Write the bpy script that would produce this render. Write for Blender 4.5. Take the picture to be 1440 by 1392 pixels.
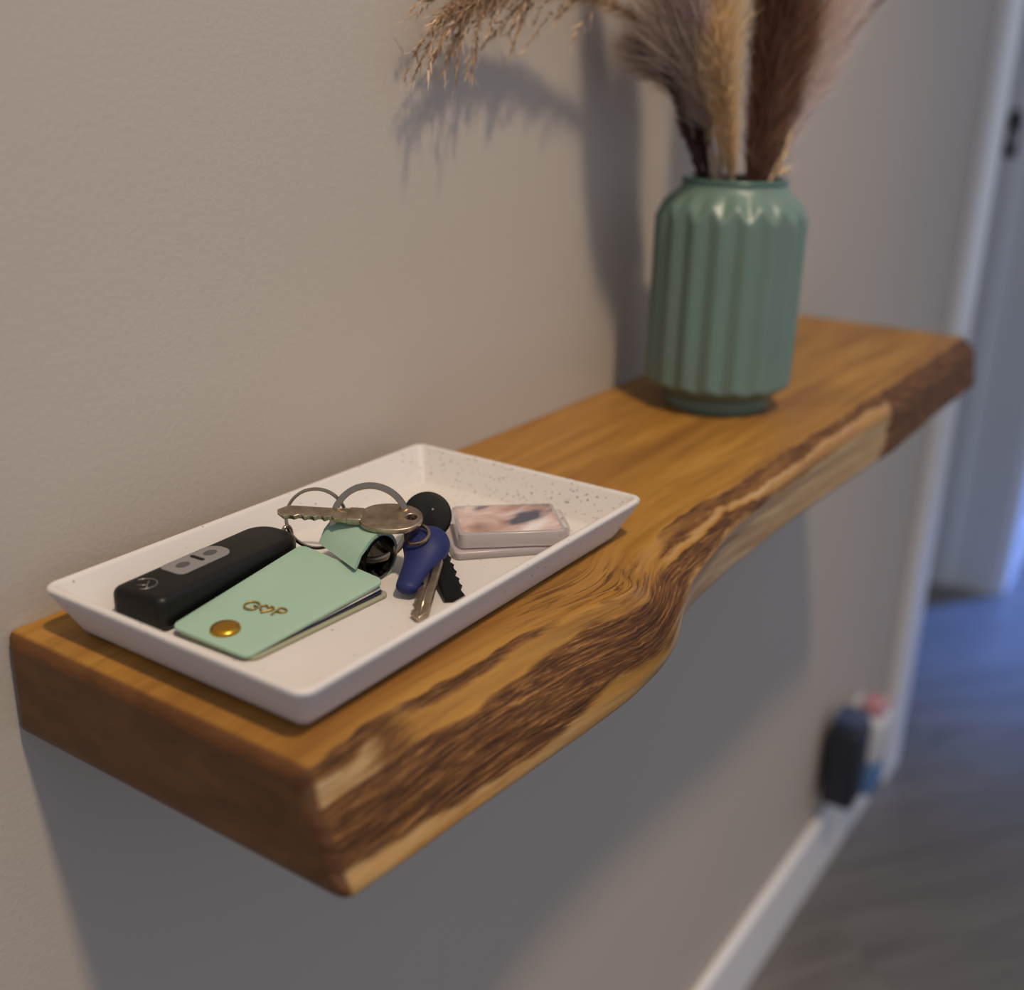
import bpy, bmesh, math, random
from mathutils import Vector, Matrix, noise
random.seed(7)
for o in list(bpy.data.objects): bpy.data.objects.remove(o)
scene = bpy.context.scene
COL = scene.collection
MM = 0.001

# ------------------------------------------------------------------ camera
cam_d = bpy.data.cameras.new('camera'); cam = bpy.data.objects.new('camera', cam_d); COL.objects.link(cam)
Rv = Vector((0.5605730, -0.8277120, 0.0255097)); Uv = Vector((0.2726041, 0.2135355, 0.9381309)); Fv = Vector((0.7819494, 0.5189368, -0.3453399))
cam.matrix_world = Matrix(((Rv.x, Uv.x, -Fv.x, -0.198941), (Rv.y, Uv.y, -Fv.y, -0.347798), (Rv.z, Uv.z, -Fv.z, 0.189598), (0, 0, 0, 1)))
cam_d.sensor_fit = 'HORIZONTAL'; cam_d.sensor_width = 36; cam_d.lens = 39.6825
cam_d.clip_start = 0.01; cam_d.clip_end = 50
cam_d.dof.use_dof = True; cam_d.dof.focus_distance = 0.445; cam_d.dof.aperture_fstop = 4.9
scene.camera = cam

# ------------------------------------------------------------------ light
world = bpy.data.worlds.new('world'); scene.world = world; world.use_nodes = True
bg = world.node_tree.nodes['Background']; bg.inputs[0].default_value = (0.60, 0.66, 0.83, 1); bg.inputs[1].default_value = 0.65

def add_light(name, kind, loc, target, energy, color, **kw):
    d = bpy.data.lights.new(name, kind); d.energy = energy; d.color = color
    for k, v in kw.items(): setattr(d, k, v)
    o = bpy.data.objects.new(name, d); COL.objects.link(o); o.location = loc
    o.rotation_euler = (Vector(target) - Vector(loc)).to_track_quat('-Z', 'Y').to_euler()
    return o
add_light('stairwell_ceiling_spot', 'SPOT', (-0.28, -1.12, 2.4), (0.08, -0.06, 0.0), 198, (1.0, 0.80, 0.58),
          spot_size=math.radians(52), spot_blend=1.0, shadow_soft_size=0.105)
add_light('floor_daylight_beam', 'AREA', (3.7, -1.15, 1.15), (2.24, -0.22, -0.8), 5.4, (0.10, 0.27, 1.0), shape='RECTANGLE', size=0.5, size_y=0.8, spread=math.radians(18))  # unseen source: narrow blue beam added for the daylight patch on the floor

vs = scene.view_settings
vs.view_transform = 'Standard'; vs.look = 'None'; vs.exposure = 0.0; vs.gamma = 1.0; vs.use_curve_mapping = False

# ------------------------------------------------------------------ helpers
def srgb(r, g, b):
    f = lambda c: (c/255/12.92) if c/255 <= .04045 else ((c/255+.055)/1.055)**2.4
    return (f(r), f(g), f(b), 1)

def mat(name, col, rough=.5, metal=0., spec=.5, **kw):
    m = bpy.data.materials.new(name); m.use_nodes = True
    b = m.node_tree.nodes['Principled BSDF']
    b.inputs['Base Color'].default_value = col; b.inputs['Roughness'].default_value = rough
    b.inputs['Metallic'].default_value = metal; b.inputs['Specular IOR Level'].default_value = spec
    for k, v in kw.items(): b.inputs[k].default_value = v
    return m

class NT:
    def __init__(s, m): s.m = m; s.t = m.node_tree; s.b = s.t.nodes['Principled BSDF']
    def n(s, typ, ins=None, **props):
        x = s.t.nodes.new(typ)
        for k, v in props.items(): setattr(x, k, v)
        for k, v in (ins or {}).items():
            if isinstance(v, bpy.types.NodeSocket): s.t.links.new(v, x.inputs[k])
            else: x.inputs[k].default_value = v
        return x
    def link(s, a, b): s.t.links.new(a, b)
    def math(s, op, a, b=0., clamp=False):
        x = s.n('ShaderNodeMath', {0: a, 1: b}, operation=op); x.use_clamp = clamp; return x.outputs[0]
    def ramp(s, fac, stops, interp='LINEAR'):
        x = s.n('ShaderNodeValToRGB', {'Fac': fac}); cr = x.color_ramp; cr.interpolation = interp
        while len(cr.elements) < len(stops): cr.elements.new(.5)
        for e, (p, c) in zip(cr.elements, stops): e.position = p; e.color = c
        return x.outputs[0]
    def mix(s, fac, a, b, blend='MIX'):
        x = s.n('ShaderNodeMix', data_type='RGBA', blend_type=blend)
        for sock, v in ((x.inputs[0], fac), (x.inputs[6], a), (x.inputs[7], b)):
            if isinstance(v, bpy.types.NodeSocket): s.link(v, sock)
            else: sock.default_value = v
        return x.outputs[2]
    def noise(s, vec, scale, detail=4., rough=.55, dist=0.):
        i = {'Scale': scale, 'Detail': detail, 'Roughness': rough, 'Distortion': dist}
        if vec is not None: i['Vector'] = vec
        return s.n('ShaderNodeTexNoise', i).outputs[0]
    def mapping(s, vec, scale=(1, 1, 1), rot=(0, 0, 0), loc=(0, 0, 0)):
        return s.n('ShaderNodeMapping', {'Vector': vec, 'Scale': scale, 'Rotation': rot, 'Location': loc}).outputs[0]
    def obj(s): return s.n('ShaderNodeTexCoord').outputs['Object']
    def bump(s, h, strength=.2, dist=.001):
        x = s.n('ShaderNodeBump', {'Height': h, 'Strength': strength, 'Distance': dist}); s.link(x.outputs[0], s.b.inputs['Normal'])

def root_loc(o):
    v = Vector((0, 0, 0))
    while o is not None: v += o.location; o = o.parent
    return v

def mesh(name, verts, faces, m, parent=None, smooth=False, sharp=None, loc=None):
    """verts in world millimetres"""
    me = bpy.data.meshes.new(name)
    off = root_loc(parent) if parent is not None else Vector(loc or (0, 0, 0))
    me.from_pydata([(Vector(v)*MM - off) for v in verts], [], faces); me.update()
    if smooth:
        me.polygons.foreach_set('use_smooth', [True]*len(me.polygons))
        if sharp: me.set_sharp_from_angle(angle=math.radians(sharp))
    if m is not None: me.materials.append(m)
    o = bpy.data.objects.new(name, me); COL.objects.link(o)
    if parent is not None: o.parent = parent
    else: o.location = off
    return o

def thing(name, label, cat, loc, group=None):
    o = bpy.data.objects.new(name, None); COL.objects.link(o); o.location = Vector(loc)*MM; o.empty_display_size = .01
    o['label'] = label; o['category'] = cat
    if group: o['group'] = group
    return o
def tag(o, label, cat, group=None):
    o['label'] = label; o['category'] = cat
    if group: o['group'] = group
    return o
def struct(o): o['kind'] = 'structure'; return o

def box(x0, x1, y0, y1, z0, z1):
    v = [(x, y, z) for x in (x0, x1) for y in (y0, y1) for z in (z0, z1)]
    return v, [(0, 1, 3, 2), (4, 6, 7, 5), (0, 4, 5, 1), (2, 3, 7, 6), (0, 2, 6, 4), (1, 5, 7, 3)]

def bevel_box(x0, x1, y0, y1, z0, z1, w, seg=2):
    bm = bmesh.new(); v, f = box(x0, x1, y0, y1, z0, z1)
    bv = [bm.verts.new(p) for p in v]
    for q in f: bm.faces.new([bv[i] for i in q])
    bmesh.ops.recalc_face_normals(bm, faces=bm.faces)
    bmesh.ops.bevel(bm, geom=bm.edges[:], offset=w, segments=seg, profile=.5, affect='EDGES')
    bm.verts.index_update()
    r = [tuple(p.co) for p in bm.verts], [[p.index for p in q.verts] for q in bm.faces]; bm.free(); return r

def catmull(pts, n):
    P = [Vector(p) for p in pts]; P = [2*P[0]-P[1]] + P + [2*P[-1]-P[-2]]; out = []
    segs = len(P)-3
    for i in range(segs):
        a, b, c, d = P[i:i+4]
        for k in range(n):
            t = k/n
            out.append(.5*((2*b)+(c-a)*t+(2*a-5*b+4*c-d)*t*t+(3*b-a-3*c+d)*t**3))
    out.append(P[-2]); return out

def tube(pts, rad, seg=10, closed=False, flat=1., up=None):
    P = [Vector(p) for p in pts]; n = len(P); V = []; F = []
    R = rad if isinstance(rad, (list, tuple)) else [rad]*n
    ref = Vector(up) if up else None
    for i in range(n):
        t = (P[(i+1) % n]-P[i-1]) if closed else (P[min(i+1, n-1)]-P[max(i-1, 0)])
        t.normalize()
        if ref is None: ref = t.orthogonal()
        a = (ref - t*ref.dot(t)).normalized(); b = t.cross(a)
        if not up: ref = a
        for k in range(seg):
            an = 2*math.pi*k/seg
            V.append(P[i] + a*math.cos(an)*R[i] + b*math.sin(an)*R[i]*flat)
    for i in range(n if closed else n-1):
        j = (i+1) % n
        for k in range(seg): F.append((i*seg+k, i*seg+(k+1) % seg, j*seg+(k+1) % seg, j*seg+k))
    if not closed: F.append(tuple(range(seg))[::-1]); F.append(tuple((n-1)*seg+k for k in range(seg)))
    return V, F

def join(*parts):
    V = []; F = []
    for v, f in parts:
        o = len(V); V += list(v); F += [tuple(i+o for i in q) for q in f]
    return V, F

def frame(o, xd, yd):
    x = Vector(xd).normalized(); y = Vector(yd); y = (y-x*y.dot(x)).normalized(); z = x.cross(y); o = Vector(o)
    return lambda p: o + x*p[0] + y*p[1] + z*(p[2] if len(p) > 2 else 0)
def xf(T, vf): return [T(v) for v in vf[0]], vf[1]

def rrect(x0, x1, y0, y1, r, n=6):
    rs = r if isinstance(r, (list, tuple)) else (r,)*4   # corners: x1y1, x0y1, x0y0, x1y0
    out = []
    for (cx, cy, a0), q in zip(((x1, y1, 0), (x0, y1, 90), (x0, y0, 180), (x1, y0, 270)), rs):
        ox = cx - q if cx == x1 else cx + q; oy = cy - q if cy == y1 else cy + q
        for k in range(n+1):
            a = math.radians(a0 + 90*k/n); out.append((ox+q*math.cos(a), oy+q*math.sin(a)))
    return out
def circ(cx, cy, r, n=24, ry=None): return [(cx+r*math.cos(2*math.pi*k/n), cy+(ry or r)*math.sin(2*math.pi*k/n)) for k in range(n)]

def plate(outs, th, bev=0., res=3):
    """filled flat outline(s) with holes, thickness th centred on z=0 (units mm) -> verts, faces"""
    c = bpy.data.curves.new('outline', 'CURVE'); c.dimensions = '2D'; c.fill_mode = 'BOTH'
    c.extrude = max(th/2-bev, 0.0001); c.bevel_depth = bev; c.bevel_resolution = res; c.offset = -bev
    for o in outs:
        s = c.splines.new('POLY'); s.points.add(len(o)-1); s.use_cyclic_u = True
        for p, q in zip(s.points, o): p.co = (q[0], q[1], 0, 1)
    ob = bpy.data.objects.new('outline', c); COL.objects.link(ob)
    dg = bpy.context.evaluated_depsgraph_get()
    me = bpy.data.meshes.new_from_object(ob.evaluated_get(dg))
    bm = bmesh.new(); bm.from_mesh(me); bmesh.ops.remove_doubles(bm, verts=bm.verts, dist=1e-4)
    bmesh.ops.recalc_face_normals(bm, faces=bm.faces); bm.verts.index_update()
    r = [tuple(v.co) for v in bm.verts], [[v.index for v in f.verts] for f in bm.faces]; bm.free()
    bpy.data.objects.remove(ob); bpy.data.curves.remove(c); bpy.data.meshes.remove(me)
    return r

def lerp_table(T, x):
    if x <= T[0][0]: return T[0][1]
    for (a, u), (b, v) in zip(T, T[1:]):
        if x <= b:
            t = (x-a)/(b-a); return u+(v-u)*t
    return T[-1][1]
def smooth_table(T, x, w=7.):
    return sum(lerp_table(T, x+d*w)*k for d, k in ((-1.5, 1), (-1, 2), (-.5, 3), (0, 4), (.5, 3), (1, 2), (1.5, 1)))/16
def sst(a, b, x):
    t = min(1, max(0, (x-a)/(b-a))); return t*t*(3-2*t)
def bumpf(x, a, b, c, d): return sst(a, b, x)*(1-sst(c, d, x))

# ------------------------------------------------------------------ materials of the setting
H = -807.2
m_wall = mat('beige_wall_paint', srgb(186, 174, 160), .75, spec=.25)
t = NT(m_wall); oc = t.obj()
t.bump(t.math('ADD', t.noise(oc, 420, 3), t.math('MULTIPLY', t.noise(oc, 60, 2), .6)), .16, .0012)
t.link(t.mix(t.noise(oc, 3, 3), srgb(181, 170, 157), srgb(190, 178, 163)), t.b.inputs['Base Color'])
m_trim = mat('white_gloss_trim_paint', srgb(236, 231, 225), .35)
t = NT(m_trim); t.bump(t.noise(t.obj(), 90, 2), .04, .001)
m_jamb = mat('pale_grey_door_frame_paint', srgb(232, 230, 227), .4)
t = NT(m_jamb); t.bump(t.noise(t.obj(), 90, 2), .04, .001)
m_floor = mat('grey_oak_laminate', srgb(90, 88, 86), .34, spec=.55)
t = NT(m_floor); oc = t.n('ShaderNodeTexCoord').outputs['Object']
rnd = t.n('ShaderNodeObjectInfo').outputs['Random']
st = t.noise(t.mapping(oc, (2.2, 26, 1)), 1.6, 6, .6, .6)
col = t.ramp(st, [(.25, srgb(86, 81, 76)), (.55, srgb(114, 109, 103)), (.8, srgb(140, 134, 127))])
t.link(t.mix(t.math('MULTIPLY', rnd, .5), col, srgb(92, 88, 85)), t.b.inputs['Base Color']); t.bump(st, .08, .001)
m_floor_base = mat('dark_underlay', srgb(50, 48, 46), .8)
t = NT(m_floor_base); t.bump(t.noise(t.obj(), 40, 2), .05, .001)

# ------------------------------------------------------------------ the setting
ZT = 2500
def setting(name, m, *boxes, smooth=False):
    v, f = join(*[bevel_box(*b, 1.5, 1) if smooth else box(*b) for b in boxes]); return struct(mesh(name, v, f, m))
setting('wall_back', m_wall, (-1800, 1400, 0, 98, H, ZT), (1400, 2190, 0, 98, 1190, ZT), (2190, 5000, 0, 98, H, ZT))
setting('baseboard_back', m_trim, (-1800, 1350, -11, 0, H, H+102), smooth=True)
bb = bpy.data.objects['baseboard_back']
v, f = xf(lambda p: Vector(p), tube([(-1800, -7, H+104), (1350, -7, H+104)], 7, 10, flat=.9)); mesh('baseboard_bead', v, f, m_trim, bb, True, 40)
setting('baseboard_beyond', m_trim, (2290, 5000, -11, 0, H, H+102), smooth=True)
# doorway: near casing, far jamb with stop, far casing, head
d = setting('door_1', m_jamb, (2176, 2196, -2, 190, H, 1190), (1394, 1412, -2, 190, H, 1190), (1394, 2196, -2, 190, 1190, 1212))
v, f = bevel_box(2160, 2176, 98, 134, H, 1190, 1.5, 1); mesh('door_stop', v, f, m_jamb, d)
m_strike = mat('dark_bronze_strike', srgb(48, 40, 36), .45, .8)
t = NT(m_strike); t.bump(t.noise(t.obj(), 300, 2), .05, .001)
v, f = xf(frame((2159.5, 116, 118), (0, 1, 0), (0, 0, 1)), plate([rrect(-12, 12, -42, 42, 6), rrect(-5, 5, -22, 8, 2), circ(0, 30, 3)], 3.0, .6)); mesh('strike_plate', v, f, m_strike, d)
setting('trim_1', m_trim, (1350, 1424, -17, 0, H, 1260), smooth=True)
setting('trim_2', m_jamb, (2196, 2300, -15, 0, H, 1260), smooth=True)
setting('trim_3', m_trim, (2480, 2600, -17, 0, H, 1260), smooth=True)
# room behind the doorway
setting('wall_far', m_wall, (600, 5000, 1900, 2000, H, ZT)); setting('wall_side', m_wall, (4300, 4400, 98, 1900, H, ZT)); setting('wall_near', m_wall, (500, 600, 98, 2000, H, ZT))
fl = setting('floor', m_floor_base, (-1800, 5000, -2200, 2000, H-30, H-4))
# planks run diagonally to the wall (about 36 degrees)
pd = Vector((.81, -.586, 0)); pw = Vector((.586, .81, 0)); k = 0
PW, PL = 190, 1290
pv, pf = bevel_box(0, PL-.6, 0, PW-.6, -8, 0, .5, 1)
me = bpy.data.meshes.new('plank'); me.from_pydata([Vector(q)*MM for q in pv], [], pf); me.materials.append(m_floor)
base = Vector((1450, -150, 0))
for j in range(-9, 11):
    for i in range(-2, 3):
        o0 = base + pw*(j*PW) + pd*(i*PL - (j*437) % PL)
        c = o0 + pd*(PL/2) + pw*(PW/2)
        if not (-200 < c.x < 4200 and -1900 < c.y < 1800): continue
        po = bpy.data.objects.new('plank', me); COL.objects.link(po); po.parent = fl
        po.location = (o0 + Vector((0, 0, H)))*MM; po.rotation_euler = (0, 0, math.atan2(pd.y, pd.x))

# ------------------------------------------------------------------ live-edge shelf
L, T_ = 778., 40.5
YT = [(0, -147), (24, -145), (46, -144), (72, -146.5), (103, -149), (126, -152), (151, -157), (166, -161), (176, -160), (188, -153), (203, -146.5), (240, -142.5), (287, -142), (336, -144), (405, -145), (494, -145), (629, -147), (790, -146)]
YR = [(0, -148.5), (55, -150.5), (91, -153), (131, -157.5), (156, -164), (175, -169), (188, -170.5), (205, -168.5), (226, -164), (278, -157), (344, -153.5), (405, -154), (466, -155), (528, -157), (790, -155)]
YB = [(0, -160.4), (22, -162.8), (49, -164.5), (86, -168), (122, -171), (154, -173), (182, -172), (205, -167), (222, -160), (240, -156), (257, -154), (301, -152), (368, -152), (443, -154.5), (514, -157.7), (554, -159.8), (650, -158), (790, -160)]
NF, NTp, NBk, NBt = 54, 46, 5, 26
def section(x):
    yt, yr, yb = smooth_table(YT, x), smooth_table(YR, x), smooth_table(YB, x)
    yr = min(yr, yt-1.5)
    bul = 2.6*bumpf(x, 40, 110, 185, 225)
    ctrl = [(yt+6, 0), (yt+1.5, -.25), (yt-1.2 if yt-yr < 6 else yt-2.2, -1.6), (yr, -10 if x < 200 else -10+2*bumpf(x, 230, 300, 520, 560)), ((yr*.55+yb*.45)-bul, -20), ((yr*.25+yb*.75)-bul, -31), (yb, -37.6), (yb+2.2, -40.2), (yb+5, -40.5)]
    c = catmull([(a, b, 0) for a, b in ctrl], 12)
    # resample evenly
    ds = [0]
    for p, q in zip(c, c[1:]): ds.append(ds[-1]+(q-p).length)
    out = []; j = 0
    for i in range(NF):
        s = ds[-1]*i/(NF-1)
        while j < len(ds)-2 and ds[j+1] < s: j += 1
        u = (s-ds[j])/max(1e-6, ds[j+1]-ds[j]); p = c[j].lerp(c[j+1], u); out.append((p.x, p.y))
    return yt, yb, out
V = []; FLOW = []; BARK = []; PALE = []; ENDG = []; SWIRL = []
def zones(x, t):
    """how much bark (dark) and bare pale sapwood show at place x along the shelf and t down the edge (0 top .. 1 bottom)"""
    t = (t-.09)/.80
    w = .06*noise.noise(Vector((x*.03, t*3, 1.3))) + .03*noise.noise(Vector((x*.1, t*6, 4.3)))
    t = t + w
    first = 1 - sst(178, 222, x + 40*(t-.4))
    third = sst(522, 545, x + 25*(t-.5) + 8*noise.noise(Vector((x*.05, t*8, 9))))
    mid = (1-first)*(1-third)
    # near half
    groove = bumpf(x, 30, 60, 112, 150)*bumpf(t, -.02, .03, .10-.04*sst(90, 140, x), .15-.04*sst(90, 140, x))
    start = (1-sst(30, 58, x))*bumpf(t, -.02, .04, .76, .84)
    body = bumpf(t, .26 - .08*sst(90, 150, x), .34 - .08*sst(90, 150, x), .80 - .16*sst(105, 150, x), .90 - .12*sst(105, 150, x))
    b1 = max(groove*.85, start*.9*(1-.85*bumpf(x, -20, -5, 20, 42)*bumpf(t, .10, .17, .30, .40)), body)
    p1 = .95*bumpf(x, -20, -5, 20, 42)*bumpf(t, .10, .17, .30, .40) + .55*sst(.74, .86, t)
    # middle: brown bevel, thin light line, dark line that dies out, pale cut face
    die = 1-sst(300, 400, x)
    b2 = .72*bumpf(t, -.02, .04, .17, .21) + (.35+.6*die)*bumpf(t, .25, .28, .34 + .1*(1-sst(215, 300, x)), .40 + .14*(1-sst(215, 300, x)))*die
    p2 = .7*bumpf(t, .17, .20, .22, .26) + 1.0*sst(.36 + .14*(1-sst(215, 300, x)), .46 + .12*(1-sst(215, 300, x)), t)
    b3 = sst(-.02, .08, t)*.95
    # knot
    kn = math.exp(-(((x-183)/7)**2 + ((t-.02)/.10)**2))
    return min(1, first*b1 + mid*b2 + third*b3 + .6*kn), min(1, first*p1 + mid*p2)
xs = []
def add_xs(a, b, n):
    for i in range(n): xs.append(a+(b-a)*i/n)
RB = 4.4
rings = [(0, RB), (.35, 2.9), (1.1, 1.6), (2.5, .55), (4.4, 0)]
xlist = [(x, ins) for x, ins in rings]
add_xs(5.4, 300, 330); add_xs(300, 560, 200); add_xs(560, L-5.4, 120)
xlist += [(x, 0) for x in xs] + [(L-x, ins) for x, ins in reversed(rings)]
M = None
for x, ins in xlist:
    yt, yb, fr = section(x)
    pts = []; fl_ = []
    yf0 = fr[0][0]
    for i in range(NTp):                         # top, wall side to front
        u = i/NTp; u = 1-(1-u)**1.6
        y = -0.4 + (yf0+0.4)*u
        bl = sst(70, 0, y-yf0)
        wy = y - (smooth_table(YT, x, 14)+146)*bl
        pts.append((y, 0., 0)); fl_.append((x, wy, 0, 0, 0))
    arc = 0; prev = fr[0]
    for i, (y, z) in enumerate(fr):
        tt = i/(NF-1); arc += math.hypot(y-prev[0], z-prev[1]); prev = (y, z)
        b, p = zones(x, tt)
        pts.append((y, z, 1)); fl_.append((x, -146-arc*1.0, b, p, tt))
    yb0 = fr[-1][0]
    for i in range(1, NBt): pts.append((yb0*(1-i/NBt) - .4*i/NBt, -T_, 0)); fl_.append((x, -190-(yb0*(1-i/NBt)), 0, 0, 0))
    for i in range(NBk): pts.append((-.4, -T_+T_*i/NBk, 0)); fl_.append((x, 3, 0, 0, 0))
    cy = -75; cz = -T_/2
    M = len(pts)
    for (y, z, fr_), g in zip(pts, fl_):
        if fr_:
            n1 = noise.fractal(Vector((x*.022, g[1]*.36, 0)), 1.0, 2.0, 4)
            n2 = noise.noise(Vector((x*.018, g[1]*.13, 5)))
            amp = (.25 + .6*g[2])*math.sin(math.pi*min(1, max(0, g[4])))**.5
            gro = -1.6*g[2]*bumpf(g[4], .04, .1, .2, .28)
            y -= amp*(n1*.9 + n2*.9) + gro
            z += amp*n1*.25
            kn = math.exp(-(((x-183)/6)**2 + ((g[4]-.09)/.07)**2)); y += 3.0*kn; z -= 1.2*kn
        elif g[1] < -118 and z == 0:
            z -= .35*max(0, noise.fractal(Vector((x*.04, g[1]*.5, 2)), 1, 2, 3))*sst(-118, -140, g[1])*bumpf(x, 95, 130, 195, 220)
        if ins:
            y += ins*(1 if y < cy else -1)*min(1, abs(y-cy)/70); z += -ins if z > -2 else (ins if z < -T_+2 else (ins*(cz-z)/(T_/2)))
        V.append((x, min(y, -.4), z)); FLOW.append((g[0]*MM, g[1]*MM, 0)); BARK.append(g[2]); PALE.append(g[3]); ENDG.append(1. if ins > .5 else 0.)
        SWIRL.append(min(1, 1.1*math.exp(-((x-165)/26)**2-((y+150)/13)**2) + .75*math.exp(-((x-135)/22)**2-((y+138)/6)**2) + .8*math.exp(-((x-188)/14)**2-((y+158)/11)**2)) if z > -16 else 0.)
F = []
for i in range(len(xlist)-1):
    for k in range(M): F.append((i*M+k, i*M+(k+1) % M, (i+1)*M+(k+1) % M, (i+1)*M+k))
# end caps: own vertices so that the end grain can differ
for end in (0, len(xlist)-1):
    b0 = len(V)
    for k in range(M):
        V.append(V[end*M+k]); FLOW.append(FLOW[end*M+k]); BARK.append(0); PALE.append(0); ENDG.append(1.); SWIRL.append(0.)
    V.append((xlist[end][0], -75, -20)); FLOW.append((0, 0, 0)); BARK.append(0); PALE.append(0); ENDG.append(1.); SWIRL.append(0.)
    c = len(V)-1
    for k in range(M):
        q = (b0+k, b0+(k+1) % M, c); F.append(q[::-1] if end == 0 else q)
m_wood = mat('oiled_live_edge_oak', srgb(170, 120, 60), .42, spec=.28)
t = NT(m_wood)
flow = t.n('ShaderNodeAttribute', attribute_name='flow').outputs['Vector']
bark = t.n('ShaderNodeAttribute', attribute_name='bark').outputs['Fac']
pale = t.n('ShaderNodeAttribute', attribute_name='pale').outputs['Fac']
endg = t.n('ShaderNodeAttribute', attribute_name='endgrain').outputs['Fac']
oc = t.obj()
wv = t.n('ShaderNodeVectorMath', {0: flow, 1: t.n('ShaderNodeVectorMath', {0: t.n('ShaderNodeTexNoise', {'Vector': t.mapping(flow, (5, 9, 1)), 'Scale': 1., 'Detail': 2.}).outputs[1], 1: (0.012, 0.012, 0)}, operation='MULTIPLY').outputs[0]}, operation='ADD').outputs[0]
g1 = t.noise(t.mapping(wv, (7, 95, 1)), 1., 6, .6, .4)
g2 = t.noise(t.mapping(wv, (22, 420, 1)), 1., 4, .65, .3)
g3 = t.noise(t.mapping(wv, (2.5, 14, 1), loc=(3, 1, 0)), 1., 3, .5, .6)
top = t.ramp(g1, [(.28, srgb(130, 88, 36)), (.48, srgb(160, 114, 46)), (.7, srgb(180, 134, 62))])
top = t.mix(t.math('MULTIPLY', t.ramp(g3, [(.42, (0, 0, 0, 1)), (.62, (1, 1, 1, 1))]), .45), top, srgb(122, 80, 38))
top = t.mix(t.ramp(g2, [(.30, (.5, .5, .5, 1)), (.46, (0, 0, 0, 1))]), top, srgb(120, 74, 34))
g4 = t.noise(t.mapping(wv, (42, 480, 1)), 1., 5, .72, .5)
brk = t.ramp(g4, [(.28, srgb(52, 29, 11)), (.46, srgb(84, 50, 20)), (.58, srgb(116, 75, 34)), (.74, srgb(172, 126, 68))])
g7 = t.noise(t.mapping(wv, (70, 1000, 1), loc=(2, 5, 0)), 1., 3, .6, .3)
brk = t.mix(t.ramp(g7, [(.36, (.75, .75, .75, 1)), (.52, (0, 0, 0, 1))]), brk, srgb(40, 22, 10))
brk = t.mix(t.ramp(g7, [(.58, (0, 0, 0, 1)), (.76, (.6, .6, .6, 1))]), brk, srgb(168, 126, 78))
pal = t.ramp(t.noise(t.mapping(wv, (10, 130, 1)), 1., 5, .6, .3), [(.3, srgb(150, 112, 66)), (.52, srgb(176, 144, 97)), (.75, srgb(198, 170, 126))])
g5 = t.noise(t.mapping(wv, (16, 150, 1), loc=(1, 7, 0)), 1., 5, .7, .6)
edge_n = t.math('ADD', t.math('MULTIPLY', t.math('SUBTRACT', g4, .5), 1.3), t.math('MULTIPLY', t.math('SUBTRACT', g5, .5), 1.6))
fb = t.ramp(t.math('ADD', bark, edge_n), [(.22, (0, 0, 0, 1)), (.80, (1, 1, 1, 1))])
fp = t.ramp(t.math('ADD', pale, t.math('MULTIPLY', edge_n, -.7)), [(.25, (0, 0, 0, 1)), (.85, (1, 1, 1, 1))])
swirl = t.n('ShaderNodeAttribute', attribute_name='swirl').outputs['Fac']
g6 = t.noise(t.mapping(wv, (26, 300, 1), loc=(4, 2, 0)), 1., 4, .6, 1.2)
top = t.mix(t.math('MULTIPLY', t.ramp(g6, [(.40, (1, 1, 1, 1)), (.52, (0, 0, 0, 1))]), swirl), top, srgb(84, 50, 24))
c = t.mix(fp, top, pal); c = t.mix(fb, c, brk)
eg_shaded = t.ramp(t.noise(t.mapping(oc, (1, 16, 46), rot=(.25, 0, 0)), 1.6, 5, .6, 1.2), [(.3, srgb(70, 40, 20)), (.7, srgb(96, 60, 32))])  # end grain, its brown darkened further to hold the shade of the end faces
c = t.mix(t.math('MULTIPLY', endg, .92), c, eg_shaded)
t.link(c, t.b.inputs['Base Color'])
t.link(t.math('ADD', .40, t.math('MULTIPLY', fb, .30)), t.b.inputs['Roughness'])
t.bump(t.math('ADD', t.math('MULTIPLY', g4, t.math('ADD', t.math('MULTIPLY', bark, 1.1), .06)), t.math('MULTIPLY', g2, .10)), .5, .0011)
sh = mesh('floating_shelf', V, F, m_wood, smooth=True)
sh.data.set_sharp_from_angle(angle=math.radians(60))
at = sh.data.attributes.new('flow', 'FLOAT_VECTOR', 'POINT'); at.data.foreach_set('vector', [c_ for v_ in FLOW for c_ in v_])
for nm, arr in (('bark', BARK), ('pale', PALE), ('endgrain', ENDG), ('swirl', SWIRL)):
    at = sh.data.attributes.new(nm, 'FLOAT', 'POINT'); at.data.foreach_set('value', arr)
tag(sh, 'thick golden brown wooden floating shelf with dark wavy live edge on beige wall', 'shelf')

# ------------------------------------------------------------------ speckled tray
m_tray = mat('speckled_white_ceramic', srgb(226, 219, 210), .5, spec=.35)
t = NT(m_tray); oc = t.obj()
vo = t.n('ShaderNodeTexVoronoi', {'Vector': oc, 'Scale': 640., 'Randomness': 1.})
size = t.math('MULTIPLY', t.n('ShaderNodeSeparateColor', {0: vo.outputs['Color']}).outputs[0], .34)
spk = t.math('LESS_THAN', vo.outputs['Distance'], size)
sx = t.n('ShaderNodeSeparateXYZ', {0: oc}).outputs[0]
dens = t.math('ADD', t.ramp(t.math('ADD', t.math('MULTIPLY', sx, 4.3), .35), [(.15, (.08, .08, .08, 1)), (.70, (.16, .16, .16, 1)), (.76, (.85, .85, .85, 1))]), t.math('MULTIPLY', t.math('SUBTRACT', t.noise(oc, 38, 2), .55), .8))
on = t.math('LESS_THAN', t.n('ShaderNodeSeparateColor', {0: vo.outputs['Color']}).outputs[1], dens)
shade = t.n('ShaderNodeSeparateColor', {0: vo.outputs['Color']}).outputs[2]
fac = t.math('MULTIPLY', t.math('MULTIPLY', spk, on), t.math('ADD', .35, t.math('MULTIPLY', shade, .6)))
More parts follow.
